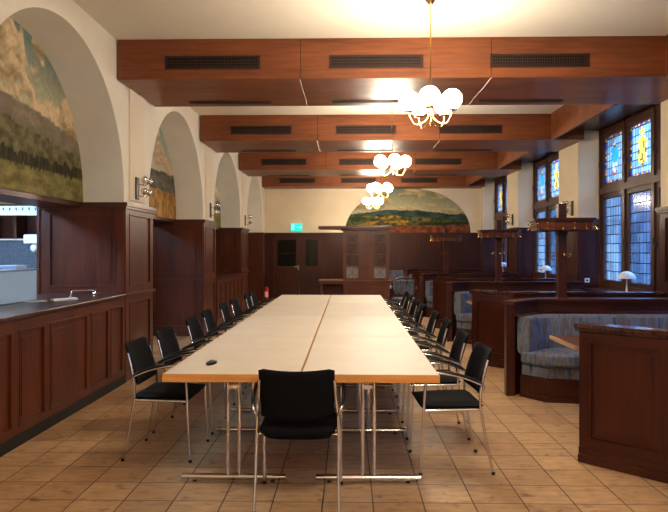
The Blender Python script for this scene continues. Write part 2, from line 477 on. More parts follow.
# back wall panelling (left of door, right of door)
DX0, DX1, DH = -2.25, -.68, 1.93
m = MB().at(WL+.01, YB-.012); w = DX0-.0-WL-.01
panelled(m, w, PH-.04, [], 'dwood_z')
m.at(DX1, YB-.012); W2 = 3.88-DX1
pan=[]; nP=8; pw=W2/nP
for i in range(nP):
    pan.append((i*pw+.05, (i+1)*pw-.05, 1.02, 1.88)); pan.append((i*pw+.05, (i+1)*pw-.05, .16, .9))
panelled(m, W2, PH-.04, pan, 'dwood_z')
m.at(DX0, YB-.012); panelled(m, DX1-DX0, PH-.04-DH, [], 'dwood_z'); 
vv = m
m.at().use('dwood_x').box(WL, 3.85, YB-.07, YB, PH-.04, PH); m.box(WL, 3.85, YB-.05, YB, PH-.07, PH-.04)
m.box(DX1, 3.88, YB-.045, YB, 0, .1)
struct(m.build('trim_%d' % tn)); tn += 1
# the strip above the door was built at floor level: lift it by rebuilding at the right height
# ------------------------------------------------------------ double door
d = MB()
d.use('dwood_z')
for (a,b) in ((DX0, DX0+.07), (DX1-.07, DX1)): d.box(a, b, YB-.075, YB-.01, 0, DH)
d.use('dwood_x').box(DX0, DX1, YB-.075, YB-.01, DH-.06, DH+.03)
door = struct(d.build('door_1'))
def leaf(x0, x1, gx0, gx1):
    l = MB().use('dwood_z'); y0, y1 = YB-.06, YB-.022
    g0, g1 = 1.02, 1.80
    l.box(x0, gx0, y0, y1, .01, DH-.06); l.box(gx1, x1, y0, y1, .01, DH-.06)
    l.box(gx0, gx1, y0, y1, .01, g0); l.box(gx0, gx1, y0, y1, g1, DH-.06)
    for q in ((x0+.1, x1-.1, .15, .17), (x0+.1, x1-.1, .87, .89)): l.box(q[0], q[1], y0-.01, y0, q[2], q[3])
    for q in ((x0+.1, x0+.12), (x1-.12, x1-.1)): l.box(q[0], q[1], y0-.01, y0, .17, .87)
    o = l.build('door_leaf', door)
    g = MB().use('doorglass'); g.box(gx0, gx1, YB-.045, YB-.038, g0, g1); g.use('dwood_x')
    if gx1-gx0 > .4:
        g.box(gx0, gx1, YB-.052, YB-.036, 1.38, 1.395)
    else: g.box((gx0+gx1)/2-.008, (gx0+gx1)/2+.008, YB-.052, YB-.036, g0, g1)
    g.build('door_glass', o)
    return o
l1 = leaf(DX0+.07, -1.435, -2.09, -1.53); l2 = leaf(-1.43, DX1-.07, -1.25, -.89)
h = MB().use('chrome'); h.tube([(-1.47, YB-.06, 1.0), (-1.47, YB-.11, 1.0), (-1.60, YB-.11, 1.0)], .010); h.box(-1.49, -1.45, YB-.068, YB-.06, .90, 1.05)
h.build('door_handle', l1)

# ------------------------------------------------------------ beams with vents
def beam(b, k, where):
    root = thing('ceiling_beam', 'boxed mahogany ceiling beam with black air vents, ' + where, 'beam', (0, b, 3.30), group='boxed beams across the ceiling')
    m = MB().use('beam')
    segs = [(-2.47, -.513), (-.507, 1.517), (1.523, 3.90)]
    for a, c in segs:
        m.box(a, c, 0, .70, 0, HC-3.30); m.box(a, c, .70, .715, .02, HC-3.30); m.box(a, c, .715, 1.33, 0.008, HC-3.30)
    m.use('slot').box(-2.46, 3.89, .002, 1.328, .012, HC-3.302)
    m.build('casing', root, bevel=.003, seg=1)
    for (x0, x1) in ((-1.96,-.94), (-.20,.80), (1.51,2.55)):
        v = MB().use('grille')
        z0, z1, y = .105, .245, -.012
        v.box(x0, x1, y, 0, z0, z0+.016); v.box(x0, x1, y, 0, z1-.016, z1); v.box(x0, x0+.016, y, 0, z0, z1); v.box(x1-.016, x1, y, 0, z0, z1)
        for i in range(3):
            z = z0+.03+i*.03; v.box(x0, x1, y+.004, -.003, z, z+.005)
        nn = 40
        for i in range(1, nn): 
            x = x0+(x1-x0)*i/nn; wdt = .0025 if i % 13 else .006
            v.box(x-wdt, x+wdt, y+.002, -.004, z0, z1)
        v.use('dark').box(x0+.002, x1-.002, -.003, -.001, z0+.002, z1-.002)
        v.build('vent_grille', root)
    for (x0, x1) in ((-1.97,-.95), (-.2,.82), (1.6,2.62)):
        v = MB().use('slot'); v.box(x0, x1, 1.05, 1.14, -.006, .0); v.use('dark').box(x0+.02, x1-.02, 1.08, 1.11, -.008, -.006)
        v.build('vent_slot', root)
    return root
WH = ['added for light, unseen above the viewer', 'largest and nearest one in view', 'second from the front', 'third from the front', 'farthest one, right above the back wall']  # first entry is an unseen beam, added for the light
for k, b in enumerate(BEAMS): beam(b, k, WH[k])

# ------------------------------------------------------------ windows
UP_FIG = [  # border letters are added around; 12 wide
"pppppppppppp","ppppppyppppp","pppppyyypppp","pppppyfypppp","ppppppfppppp","pppppyoypppp","ppppyyyyyppp","ppppyyynyypp",
"pppyfyynyfpp","pppppyynyppp","ppppnyyynppp","ppppnyyynppp","ppppyynyyppp","ppppyynyyppp","ppppynnyyppp","pppppyynyppp","ppppppnppppp","ppppnpnnpppp","pppppppppppp","pppppppppppp"]
UP_FIG2 = ["pppppppppppp","pppppppppppp","ppppppfppppp","pppppffppppp","pppppnnppppp","pppptttttppp","ppptttttpfpp","pppftttttppp",
"pppptttttppp","pppptttttppp","pppptttttppp","ppppptttpppp","pppppfpfpppp","pppppfpfpppp","pppppfpppppp","pppppffppppp","pppprpprpppp","ppppprrppppp","pppppppppppp","pppppppppppp"]
UP_FIG3 = [r.replace('t','r').replace('n','b') for r in UP_FIG2]
def pane(rows, w, h, name, parent, y, z, x, full=None):
    b = MB()
    nr, nc = len(rows), len(rows[0]); cw, ch = w/(nc+2), h/(nr+2)
    if full:
        b.use(GL[full]); b.raw([(0,0,0),(0,-w,0),(0,-w,h),(0,0,h)], [(0,3,2,1)])
    else:
        def cell(i0, i1, j, c):
            b.use(GL[c]); b.raw([(0,-i0*cw,j*ch),(0,-i1*cw,j*ch),(0,-i1*cw,(j+1)*ch),(0,-i0*cw,(j+1)*ch)], [(0,3,2,1)])
        bc = 'bnobyrbo'
        for j in range(nr+2):
            for i in (0, nc+1):
                cell(i, i+1, j, bc[(j*3+i*5) % 8] if j % 2 == 0 else bc[(j//2) % 8])
        for i in range(1, nc+1):
            for j in (0, nr+1): cell(i, i+1, j, bc[(i+j*3) % 8])
        for j in range(nr):
            r = rows[nr-1-j]; i = 0
            while i < nc:
                k = i
                while k < nc and r[k] == r[i]: k += 1
                cell(i+1, k+1, j+1, r[i]); i = k
        b.use(GL['l'])
        for q in ((cw, cw+.004), (w-cw-.004, w-cw)): b.box(-.003, .003, -q[1], -q[0], 0, h)
        for q in ((ch, ch+.004), (h-ch-.004, h-ch)): b.box(-.003, .003, -w, 0, q[0], q[1])
        for j in range(1, nr+2, 2):
            for a in (0, w-cw): b.box(-.002, .002, -a-cw, -a, j*ch-.002, j*ch+.002)
    return b.build(name, parent, loc=(x, y, z))
def window(n, y0, y1):
    L = y1-y0; fw = MB().use('frame_wood')
    X0, X1 = -.07, .03
    z0, z1, zt = .84, 3.5, 2.46
    cas = L/3
    fw.box(X0, X1, 0, L, z0, z0+.07); fw.box(X0, X1, 0, L, z1-.08, z1); fw.box(X0-.02, X1, 0, L, zt-.05, zt+.05)
    for i in range(4):
        c = i*cas; a = max(0, c-.045); e = min(L, c+.045)
        fw.box(X0-.015, X1, a, e, z0+.0, z1)
    for i in range(3):      # sashes
        a, e = i*cas+.045, (i+1)*cas-.045
        for (q0, q1) in ((z0+.07, zt-.05), (zt+.05, z1-.08)):
            s = .07
            fw.box(X0+.015, X1-.02, a, a+s, q0, q1); fw.box(X0+.015, X1-.02, e-s, e, q0, q1)
            fw.box(X0+.015, X1-.02, a+s, e-s, q0, q0+s); fw.box(X0+.015, X1-.02, a+s, e-s, q1-s, q1)
    o = struct(fw.build('window_%d' % n, loc=(WG+.03, y0, 0)))
    for i in range(3):
        a, e = i*cas+.115, (i+1)*cas-.115
        pane(['p'], e-a, zt-.05-.07-(z0+.14), 'pane', o, e, z0+.14, -.02, full='q')
        pane([UP_FIG2, UP_FIG, UP_FIG3][(2-i + (n % 2)) % 3] if n != 1 else [UP_FIG3, UP_FIG, UP_FIG2][i], e-a, z1-.15-(zt+.12), 'pane', o, e, zt+.12, -.02)
        hd = MB().use('grille'); yy = e+.035
        for z in (1.55, 2.85):
            hd.box(-.09, -.06, yy-.012, yy+.012, z-.04, z+.04); hd.tube([(-.09, yy, z), (-.11, yy, z), (-.11, yy, z+.10)], .008, 6)
        hd.build('window_handle', o)
for n in range(6):
    window(n-2 if n > 2 else n+7, starts[n]+1.0, starts[n+1])
# street side: pavement and a dark house across the lane
m = MB().use(noisy('asphalt', (.06,.06,.065,1), (.10,.10,.105,1), (6,6,6), .9)); m.box(4.62, 16, YF-6, YB+25, -.3, -.05); struct(m.build('street_ground'))
bm_ = MB().use(noisy('grey_render', (.05,.055,.065,1), (.09,.095,.11,1), (1,1,1), .9)); bm_.box(11, 12.2, YF-6, YB+25, -.3, 4.1)
for i in range(16):
    bm_.use('dark').box(10.97, 11.02, YF-4+i*3, YF-2.6+i*3, 1, 2.6)
tag(bm_.build('house_facade'), 'dark house front across the lane seen through the leaded glass', 'building')

# ------------------------------------------------------------ murals
def fbm(x, y, o=5, s=0.0): return noise.fractal(Vector((x, y, s)), .9, 2.1, o)   # roughly -1..1
def lerp3(a, b, t): t = max(0, min(1, t)); return tuple(a[i]+(b[i]-a[i])*t for i in range(3))
def ss(a, b, x): t = max(0, min(1, (x-a)/(b-a))); return t*t*(3-2*t)
def C3(r,g,b): return srgb(r,g,b)[:3]
def p_clouds(u, v, seed, c_sky, c_lo, c_hi, thr=-.05, sc=2.0):
    w = fbm(u*1.1, v*1.1, 3, seed+9)*.35
    d = fbm(u*sc+w, v*sc*1.6+w, 6, seed)
    d2 = fbm(u*sc+w+.06, v*sc*1.6+w+.12, 6, seed)
    a = ss(thr-.12, thr+.12, d)
    c = lerp3(c_lo, c_hi, .5+(d-d2)*2.2+fbm(u*6, v*6, 3, seed)*.25)
    return lerp3(c_sky, c, a)
def paint0(u, v):   # u along wall from the left of picture, v height, metres from base/centre
    ridge = .62-.10*u+.07*fbm(u*1.3, 0, 4, 2)
    far = .80-.10*u+.05*fbm(u*.9, 3, 3, 5)
    if v > far:
        sky = lerp3(C3(206,196,160), C3(120,138,132), (v-far)/.6)
        return p_clouds(u*1.25, v*.8, 1.0, sky, C3(168,142,108), C3(232,208,166), -.10, 1.7)
    if v > ridge: return lerp3(C3(124,112,96), C3(150,138,116), .5+fbm(u*4, v*9, 4, 3)*.8)
    if v > .36+.05*fbm(u*9, 1, 3, 7):
        return lerp3(C3(84,78,52), C3(132,122,86), .5+fbm(u*8, v*12, 5, 4)*1.0)
    if v > .24+.04*fbm(u*14, 1, 3, 8): return lerp3(C3(38,36,24), C3(78,72,44), .4+fbm(u*22, v*5, 4, 6)*.9)
    return lerp3(C3(104,98,52), C3(150,138,86), .5+fbm(u*5, v*14, 5, 11)*.9)
def paint1(u, v):
    if v > .72+.05*fbm(u*1.2, 0, 3, 1):
        sky = lerp3(C3(198,186,158), C3(140,162,150), (v-.7)/.6)
        return p_clouds(u, v, 4.0, sky, C3(168,140,116), C3(220,190,156), -.02, 1.6)
    if v > .42+.06*fbm(u*1.6, 0, 3, 2): return lerp3(C3(72,74,68), C3(120,116,102), .5+fbm(u*3, v*8, 4, 3))
    c = lerp3(C3(150,108,50), C3(196,152,84), .5+fbm(u*4, v*6, 5, 6))
    t = ss(.0, .4, fbm(u*5, v*5, 4, 9)); return lerp3(c, C3(104,72,36), t*.6)
def paint2(u, v):
    rid = .55+.28*fbm(u*1.4, 0, 4, 12)
    if v > rid: return p_clouds(u, v, 7.0, lerp3(C3(206,196,150), C3(150,170,164), v/1.4), C3(180,170,140), C3(224,214,180), .05)
    if v > .3: return lerp3(C3(62,84,104), C3(104,120,130), .5+fbm(u*4, v*4, 4, 13))
    return lerp3(C3(96,96,52), C3(150,138,70), .5+fbm(u*5, v*9, 4, 14))
def paintb(u, v):
    u0 = u/1.8
    h1 = .66-.10*ss(.2, 1, abs(u0+.1))+.07*fbm(u*.9, 0, 3, 21)
    h2 = .47+.05*fbm(u*1.6, 0, 3, 22)-.06*u0
    h3 = .20+.03*fbm(u*5, 0, 3, 23)+.04*u0
    if v > h1:
        sky = lerp3(C3(196,186,146), C3(120,134,112), (v-h1)/.6)
        return p_clouds(u*1.0, v*1.3, 31.0, sky, C3(150,134,96), C3(210,188,140), -.03, 1.3)
    if v > h2: return lerp3(C3(36,56,52), C3(72,92,80), .5+fbm(u*3, v*8, 4, 24))
    if v > h3:
        f = fbm(u*1.7+v, v*6, 3, 25)
        c = lerp3(C3(44,60,36), C3(104,104,56), .4+f*1.2)
        g = ss(.02, .18, fbm(u*1.1+3, v*7, 3, 26)); c = lerp3(c, C3(190,134,44), g*ss(-.8,-.5,u0)*(1-ss(.0,.5,u0)))
        t = ss(.12, .3, fbm(u*9, v*14, 3, 27)); return lerp3(c, C3(34,46,28), t*.8)
    return lerp3(C3(96,48,28), C3(146,84,50), .5+fbm(u*7, v*12, 5, 28))
def mural(name, c, a, b, z0, painter, axis, plane, label, flip=1, nx=170, nz=90, h0=.06):
    me = bpy.data.meshes.new(name); vs=[]; cols=[]; fs=[]
    H = b+h0
    for j in range(nz+1):
        v = H*(1-(1-j/nz)**1.6); vv = max(0, v-h0)
        half = a*math.sqrt(max(0, 1-(vv/b)**2))
        for i in range(nx+1):
            u = -half+2*half*i/nx
            P = (plane, c+u*flip, z0+v) if axis == 'y' else (c+u*flip, plane, z0+v)
            vs.append(P); cols.append(painter(u, v)+(1,))
    for j in range(nz):
        for i in range(nx):
            q = j*(nx+1)+i; fs.append((q, q+1, q+nx+2, q+nx+1))
    me.from_pydata(vs, [], fs)
    at = me.color_attributes.new('paint', 'FLOAT_COLOR', 'POINT')
    at.data.foreach_set('color', [x for c4 in cols for x in c4])
    me.materials.append(M['paint']); me.update()
    o = bpy.data.objects.new(name, me); COL.objects.link(o)
    # dark edge line and a little depth
    sol = o.modifiers.new('depth', 'SOLIDIFY'); sol.thickness = .008; sol.offset = 0
    return tag(o, label, 'mural', 'landscape murals on the walls')
rad = (PITCH-.88)/2
for k, (pt, lab) in enumerate([(paint0, 'arched landscape mural with billowing clouds over forest and meadow above the bar counter'),
                        (paint1, 'arched landscape mural of pink clouds and ochre field in the second arch on the left'),
                        (paint2, 'narrow sliver of an arched mural with blue mountains in the third left arch')]):
    yc = starts[2+k]+.88+rad
    mural('wall_mural', yc, rad, 1.44, PH, pt, 'y', -2.955, lab, 1)
mural('wall_mural', CX, CA, CB, PH, paintb, 'x', YB+.125, 'wide arched landscape mural of green hills and golden fields on the back wall', 1, h0=0)

# ------------------------------------------------------------ chandeliers
def make_chandelier(label):
    r = thing('chandelier', label, 'chandelier', group='brass globe chandeliers in a row')
    z = 2.80
    m = MB().use('brass'); m.tube([(0,0,2.66),(0,0,HC-.03)], .006, 8); m.build('hanging_rod', r)
    m = MB().use('brass'); m.lathe([(.001,HC-.001),(.05,HC-.002),(.055,HC-.02),(.02,HC-.06),(.008,HC-.07)], 20); m.build('ceiling_canopy', r)
    m = MB().use('brass'); m.lathe([(.001,2.575),(.008,2.58),(.016,2.60),(.010,2.63),(.026,2.65),(.026,2.68),(.014,2.70),(.008,2.74)], 16); m.build('hub', r)
    for k in range(5):
        a = math.radians(-90-10+72*k); dx, dy = math.cos(a), math.sin(a)
        R = .198
        pts = bez((.015,0,2.665),(.06,0,2.58),(.16,0,2.56),(R-.02,0,2.63),8)+bez((R-.02,0,2.63),(R-.003,0,2.65),(R,0,2.67),(R,0,2.70),4)[1:]
        m = MB().use('brass'); m.M = Matrix.Rotation(a, 4, 'Z'); m.tube(pts, .0065, 8)
        m.lathe([(.006,2.695),(.042,2.70),(.044,2.712),(.01,2.716)], 16, cx=R); ar = m.build('arm', r)
        m = MB().use('globe'); m.M = Matrix.Rotation(a, 4, 'Z'); m.sphere((R,0,2.798), .089, 20, 12)
        m.build('glass_globe', r)
    return r
CH = [(.74, 5.75, 'largest and nearest brass chandelier with five lit white globes'), (.66, 9.62, 'second nearest brass chandelier with five lit globes'),
      (.68, 13.55, 'third brass chandelier from the front, in front of the back mural'), (.67, 17.2, 'farthest and smallest brass chandelier, lowest in the photo'),
      (.70, 1.85, 'unseen brass chandelier added over the viewer for light'), (.70, -2.0, 'unseen brass chandelier added behind the viewer for light')]  # last two are unseen, added to light the near part of the hall
ch0 = make_chandelier(CH[0][2])
for i, (x, y, lab) in enumerate(CH):
    c = ch0 if i == 0 else copy_tree(ch0)
    c.location = (x, y, 0); c['label'] = lab; c.rotation_euler.z = [0, .3, -.35, .15, .4, .7][i]

# ------------------------------------------------------------ tables
TX = [-1.093, -.279, .536]; TY0, TL = 3.73, 1.695
def make_table():
    r = thing('conference_table', '', 'table')
    w = TX[1]-TX[0]-.003; L = TL-.003
    m = MB().use('beech'); m.box(-w/2, w/2, 0, L, .692, .737); m.use('laminate').box(-w/2+.006, w/2-.006, .006, L-.006, .737, .740)
    m.build('tabletop', r, bevel=.0015, seg=1)
    for yy in (.31, L-.31):
        m = MB().use('chrome')
        for xx in (-.036, .036): m.tube([(xx, yy, .04), (xx, yy, .69)], .0125, 10)
        m.box(-.06, .06, yy-.03, yy+.03, .682, .692); m.box(-.03, .03, yy-.008, yy+.008, .59, .615)
        lg = m.build('leg', r)
        m = MB().use('chrome'); m.tube([(-.33, yy, .032), (.33, yy, .032)], .019, 10)
        m.use('iron')
        for xx in (-.26, .235): m.box(xx, xx+.025, yy-.008, yy+.008, 0, .010)
        m.use('chrome').tube([(-.26, yy, .018), (.26, yy, .018)], .010, 8)
        m.build('foot', lg)
    m = MB().use('iron'); m.box(-.02, .02, .31, L-.31, .64, .68); m.build('stretcher', r)
    return r
t0 = make_table(); first = True; legs_left = []
rows = ['nearest', 'second nearest', 'third', 'farthest']
for j in range(4):
    for i in range(2):
        c = t0 if first else copy_tree(t0); first = False
        c.location = ((TX[i]+TX[i+1])/2, TY0+TL*j, 0)
        c['label'] = 'cream folding table with beech edge, %s in the %s column' % (rows[j] + (' one' if j in (0,3) else ' row from front'), ('left','right')[i])
        c['group'] = 'cream tables pushed together'
        if i == 0: legs_left.append(c)

for c in legs_left:
    for o in bpy.data.objects:
        if o.parent == c and o.name.startswith('leg'): o.location.x = -.038
# ------------------------------------------------------------ chairs
def make_chair():
    r = thing('conference_chair', '', 'chair')
    # seat: rounded pad
    m = MB().use('black'); nx, ny = 12, 12; vs=[]; fs=[]
    def pt(u, v, top):
        x = u*.222; y = -.205+.42*v
        e = 1-max(abs(u)**6, 0); 
        edge = max(abs(u)**5, (1-v)**8, v**7)
        z = .473-.010*edge-.012*(1-u*u)*math.sin(PI*v) - .022*v**4 if top else .414+.006*(1-edge) - .012*v**5 - .034*(1-v)**3*(1-abs(u)**4)
        if edge > .999: z = .447
        k = 1-.06*(abs(u)*abs(2*v-1))**3
        return (x*k, y, z)
    for top in (1, 0):
        for j in range(ny+1):
            for i in range(nx+1): vs.append(pt(-1+2*i/nx, j/ny, top))
    N=(nx+1)*(ny+1)
    for j in range(ny):
        for i in range(nx):
            q=j*(nx+1)+i; fs.append((q,q+1,q+nx+2,q+nx+1)); fs.append((N+q,N+q+nx+1,N+q+nx+2,N+q+1))
    ring=[i for i in range(nx+1)]+[j*(nx+1)+nx for j in range(1,ny+1)]+[ny*(nx+1)+i for i in range(nx-1,-1,-1)]+[j*(nx+1) for j in range(ny-1,0,-1)]
    for a in range(len(ring)):
        p,q=ring[a],ring[(a+1)%len(ring)]; fs.append((p,N+p,N+q,q))
    m.raw(vs, fs, True); m.build('seat', r)
    # backrest: curved shell
    m = MB().use('black'); vs=[]; fs=[]; nx, nz = 14, 10
    def bp(u, w, side):
        x = u*.212*(1-.03*(1-w))
        zb = .526-.026*(1-u*u); zt = .812+.012*u*u - .012
        if abs(u) > .9: zt -= .012*(abs(u)-.9)*10; 
        z = zb+(zt-zb)*w
        y = -.178-.085*w**1.3 + .038*u*u - .030
        th = .014*(1-.75*max(abs(u)**8, abs(2*w-1)**8))
        return (x, y-side*th, z)
    for s_ in (1, -1):
        for j in range(nz+1):
            for i in range(nx+1): vs.append(bp(-1+2*i/nx, j/nz, s_))
    N=(nx+1)*(nz+1)
    for j in range(nz):
        for i in range(nx):
            q=j*(nx+1)+i; fs.append((q,q+1,q+nx+2,q+nx+1)); fs.append((N+q,N+q+nx+1,N+q+nx+2,N+q+1))
    ring=[i for i in range(nx+1)]+[j*(nx+1)+nx for j in range(1,nz+1)]+[nz*(nx+1)+i for i in range(nx-1,-1,-1)]+[j*(nx+1) for j in range(nz-1,0,-1)]
    for a in range(len(ring)):
        p,q=ring[a],ring[(a+1)%len(ring)]; fs.append((p,N+p,N+q,q))
    m.raw(vs, fs, True); m.build('backrest', r)
    for sx in (-1, 1):
        x = sx*.232
        m = MB().use('chrome')
        m.tube([(sx*.236,-.262,.012),(x,-.215,.22),(x,-.178,.44),(x*.985,-.180,.54),(x*.93,-.205,.64),(x*.90,-.235,.745)], .0095, 8)
        m.use('black_plastic').lathe([(.001,0),(.012,.001),(.012,.02),(.001,.021)], 10, cx=sx*.236, cy=-.262); m.build('leg', r)
        m = MB().use('chrome')
        m.tube([(sx*.240,.215,.012),(sx*.238,.200,.30),(sx*.240,.188,.52)]+bez((sx*.240,.186,.55),(sx*.241,.178,.64),(sx*.246,.165,.668),(sx*.252,.10,.668),6), .0095, 8)
        m.use('black_plastic').lathe([(.001,0),(.012,.001),(.012,.02),(.001,.021)], 10, cx=sx*.240, cy=.215); m.build('leg', r)
        arc = bez((sx*.252,.10,.668),(sx*.262,-.02,.662),(sx*.262,-.13,.62),(sx*.252,-.19,.585),8)
        m = MB().use('chrome'); m.tube(arc+bez((sx*.252,-.19,.585),(sx*.246,-.205,.57),(sx*.236,-.20,.55),(sx*.228,-.182,.535),4)[1:], .0095, 8)
        a = m.build('armrest', r)
        m = MB().use('black_plastic'); m.tube([(p[0], p[1], p[2]+.008) for p in arc], .014, 8, rr=[.006,.010]+[.0115]*5+[.010,.006]); m.build('arm_pad', a)
    m = MB().use('chrome')
    for sx in (-1,1): m.tube([(sx*.232,-.178,.425),(sx*.236,.194,.418)], .009, 8)
    m.tube([(-.232,-.15,.418),(.232,-.15,.418)], .008, 8); m.tube([(-.236,.14,.413),(.236,.14,.413)], .008, 8)
    m.build('seat_frame', r)
    return r
c0 = make_chair(); used = [False]
def chair(x, y, rz, label, group):
    c = c0 if not used[0] else copy_tree(c0); used[0] = True
    c.location = (x, y, 0); c.rotation_euler = (0,0,rz); c['label'] = label; c['group'] = group
chair(-.285, 3.79, 0, 'black chair with chrome arms seen from behind at the head of the table', 'black conference chairs around the tables')
LY = [4.64, 5.32, 6.28, 7.02, 7.96, 8.68, 9.72, 10.32]
RY = [4.42, 5.20, 6.15, 6.92, 7.85, 8.62, 9.52, 10.25]
od = ['first','second','third','fourth','fifth','sixth','seventh','eighth']
for i, y in enumerate(LY):
    chair(-1.29+random.uniform(-.015,.015), y, -PI/2+random.uniform(-.05,.05), 'black chair with chrome legs on the left side of the tables, %s from the front' % od[i], 'black conference chairs around the tables')
for i, y in enumerate(RY):
    chair(.66+random.uniform(-.01,.03), y, PI/2+random.uniform(-.05,.05), 'black chair with chrome legs on the right side of the tables, %s from the front' % od[i], 'black conference chairs around the tables')

# small presenter on the table
m = MB().use('black_plastic'); m.at(-.865, 4.04, .74, math.radians(68))
m.lathe([(.001,0),(.016,.001),(.021,.008),(.019,.02),(.008,.028),(.001,.029)], 18)
m.v = [tuple(m.M @ Vector(((m.M.inverted() @ Vector(p)).x*2.7, (m.M.inverted() @ Vector(p)).y, (m.M.inverted() @ Vector(p)).z))) for p in m.v]
m.box(.012, .034, -.010, .010, .010, .023)
m.use('chrome').box(-.006, .008, -.006, .006, .026, .030)
tag(m.build('presentation_remote'), 'small black oval remote lying near the front left corner of the table', 'remote control')

# ------------------------------------------------------------ bar counter
r = thing('bar_counter', 'long mahogany bar counter with framed panels along the left wall', 'counter', (0,0,0))
CY0, CY1 = 4.26, 7.04
m = MB(); m.M = Matrix.Translation((WL, CY0, 0)) @ Matrix.Rotation(PI/2, 4, 'Z')
pn = [(4.32,4.66),(4.76,5.17),(5.26,6.02),(6.11,6.55),(6.62,6.98)]
pp = [(a-CY0, b-CY0, .14, .86) for a, b in pn]
panelled(m, CY1-CY0, .945, pp, 'wood_z'); m.build('front_panelling', r)
m = MB().use('wood_y'); m.box(-3.43, -3.40, CY0, 7.02, 0, .95); m.build('carcass', r)
m = MB().use('dwood_y'); m.box(-3.43, WL+.04, CY0-.0, 7.02, .948, .985); m.build('countertop', r, bevel=.006)
m = MB().use('dark'); m.box(WL+.022, WL+.03, CY0, CY1, 0, .085); m.build('kickboard', r)
# cabinets between the second and third piers
for j in range(3):
    y0 = starts[4]+1.0+j*(PITCH-1)/3; L = (PITCH-1)/3-.004
    r = thing('panelled_cabinet', 'mahogany low cabinet with brass knobs in the left wall niche, %s from the front' % od[j], 'cabinet', (WL-.0, y0, 0), group='low cabinets in the left wall niche')
    m = MB().use('wood_y'); m.box(-.90, -.0, 0, L, .06, .93); m.box(-.90, -.03, 0, L, 0, .06); m.build('body', r)
    for q in range(2):
        m = MB(); m.M = Matrix.Translation((.02, q*L/2+.005, .08)) @ Matrix.Rotation(PI/2, 4, 'Z')
        w = L/2-.01; panelled(m, w, .84, [(.06, w-.06, .07, .77)], 'wood_z'); dr = m.build('door', r)
        m = MB().use('brass'); m.sphere((.055, L/2+(-.04 if q == 0 else .04), .62), .014, 10, 8); m.box(.035, .055, L/2+(-.04 if q == 0 else .04)-.004, L/2+(-.04 if q == 0 else .04)+.004, .616, .624); m.build('knob', dr)
m = MB().use('dwood_y'); m.box(-3.40, WL+.045, starts[4]+1.04, starts[5]-.04, .93, .965)
tag(m.build('niche_worktop'), 'long dark wood shelf top over the niche cabinets on the left', 'worktop')
m = MB().use('plaster').box(-3.46, -3.43, starts[4]+1.0, starts[5], 0, PH); 
m.box(-3.46, -3.43, starts[5]+1.0, starts[6], 0, PH)
struct(m.build('wall_niche'))
m = MB(); m.M = Matrix.Translation((-3.43, starts[4]+1.0, .965)) @ Matrix.Rotation(PI/2, 4, 'Z'); panelled(m, PITCH-1, PH-.965, [(.1,1.35,.1,.92),(1.5,2.76,.1,.92)], 'wood_z')
m.M = Matrix.Translation((-3.43, starts[5]+1.0, 0)) @ Matrix.Rotation(PI/2, 4, 'Z'); panelled(m, PITCH-1, PH, [(.1,1.35,.14,.92),(1.5,2.76,.14,.92),(.1,1.35,1.05,1.88),(1.5,2.76,1.05,1.88)], 'wood_z')
m.at(); m.use('wood_y')
for k in range(2, 6): m.box(-3.45, -2.97, starts[k]+1.0, starts[k+1], PH-.05, PH+.0)       # lintel boards under the murals
struct(m.build('trim_%d' % tn)); tn += 1

# bar room behind
m = MB().use('plaster'); m.box(-6.2, -6.1, YF, 11, 0, 2.7); m.box(-6.1, -3.46, YF-.1, YF, 0, 2.7); m.box(-6.1, -3.46, 10.85, 10.95, 0, 2.7)
struct(m.build('wall_bar'))
m = MB().use('ceil'); m.box(-6.2, -3.45, YF, 11, 2.6, 2.7); struct(m.build('ceiling_bar'))
# tall bar back unit standing at the end of the bar
r = thing('back_bar_unit', 'wooden bar shelf unit with grey speckled splashback behind the counter', 'shelf unit', (0,0,0))
X0, X1, Yb = -5.6, -3.8, 8.62
m = MB().use('greytile'); m.box(X0, X1, Yb, Yb+.04, .9, 1.60); m.build('splashback', r)
m = MB().use('dwood_x'); m.box(X0, X1, Yb-.5, Yb+.04, .0, .86); m.use('steel').box(X0, X1, Yb-.52, Yb+.04, .86, .90); m.build('base_cabinet', r)
m = MB().use('wood_x'); m.box(X0, X1, Yb-.02, Yb+.3, 1.60, 1.63); m.box(X0, X1, Yb+.28, Yb+.3, 1.6, 2.08); m.box(X0, X1, Yb-.02, Yb+.3, 2.06, 2.10)
for i in range(6):
    x = X0+(X1-X0)*i/5; m.box(x-.015, x+.015, Yb-.02, Yb+.3, 1.6, 2.08)
m.build('shelf_box', r)
m = MB().use('steel'); m.box(X0, X1, Yb-.03, Yb-.02, 1.605, 1.625); m.build('metal_edge', r)
r = thing('glass_rack', 'light metal hanging rack with a row of small hooks above the bar', 'rack', (0,0,0))
m = MB().use('bluewhite'); m.box(-5.6, -3.85, 8.30, 8.36, 1.93, 2.05); m.build('rail', r)
for i in range(20):
    m = MB().use('iron'); x = -5.55+i*.085; m.tube([(x, 8.295, 2.03),(x+.02, 8.28, 1.99),(x+.03,8.28,2.03)], .005, 5); m.build('hook', r)
m = MB().use('steel')
for x in (-5.4, -4.0): m.tube([(x,8.33,2.05),(x,8.33,2.6)], .008, 6)
m.build('hanger', r)
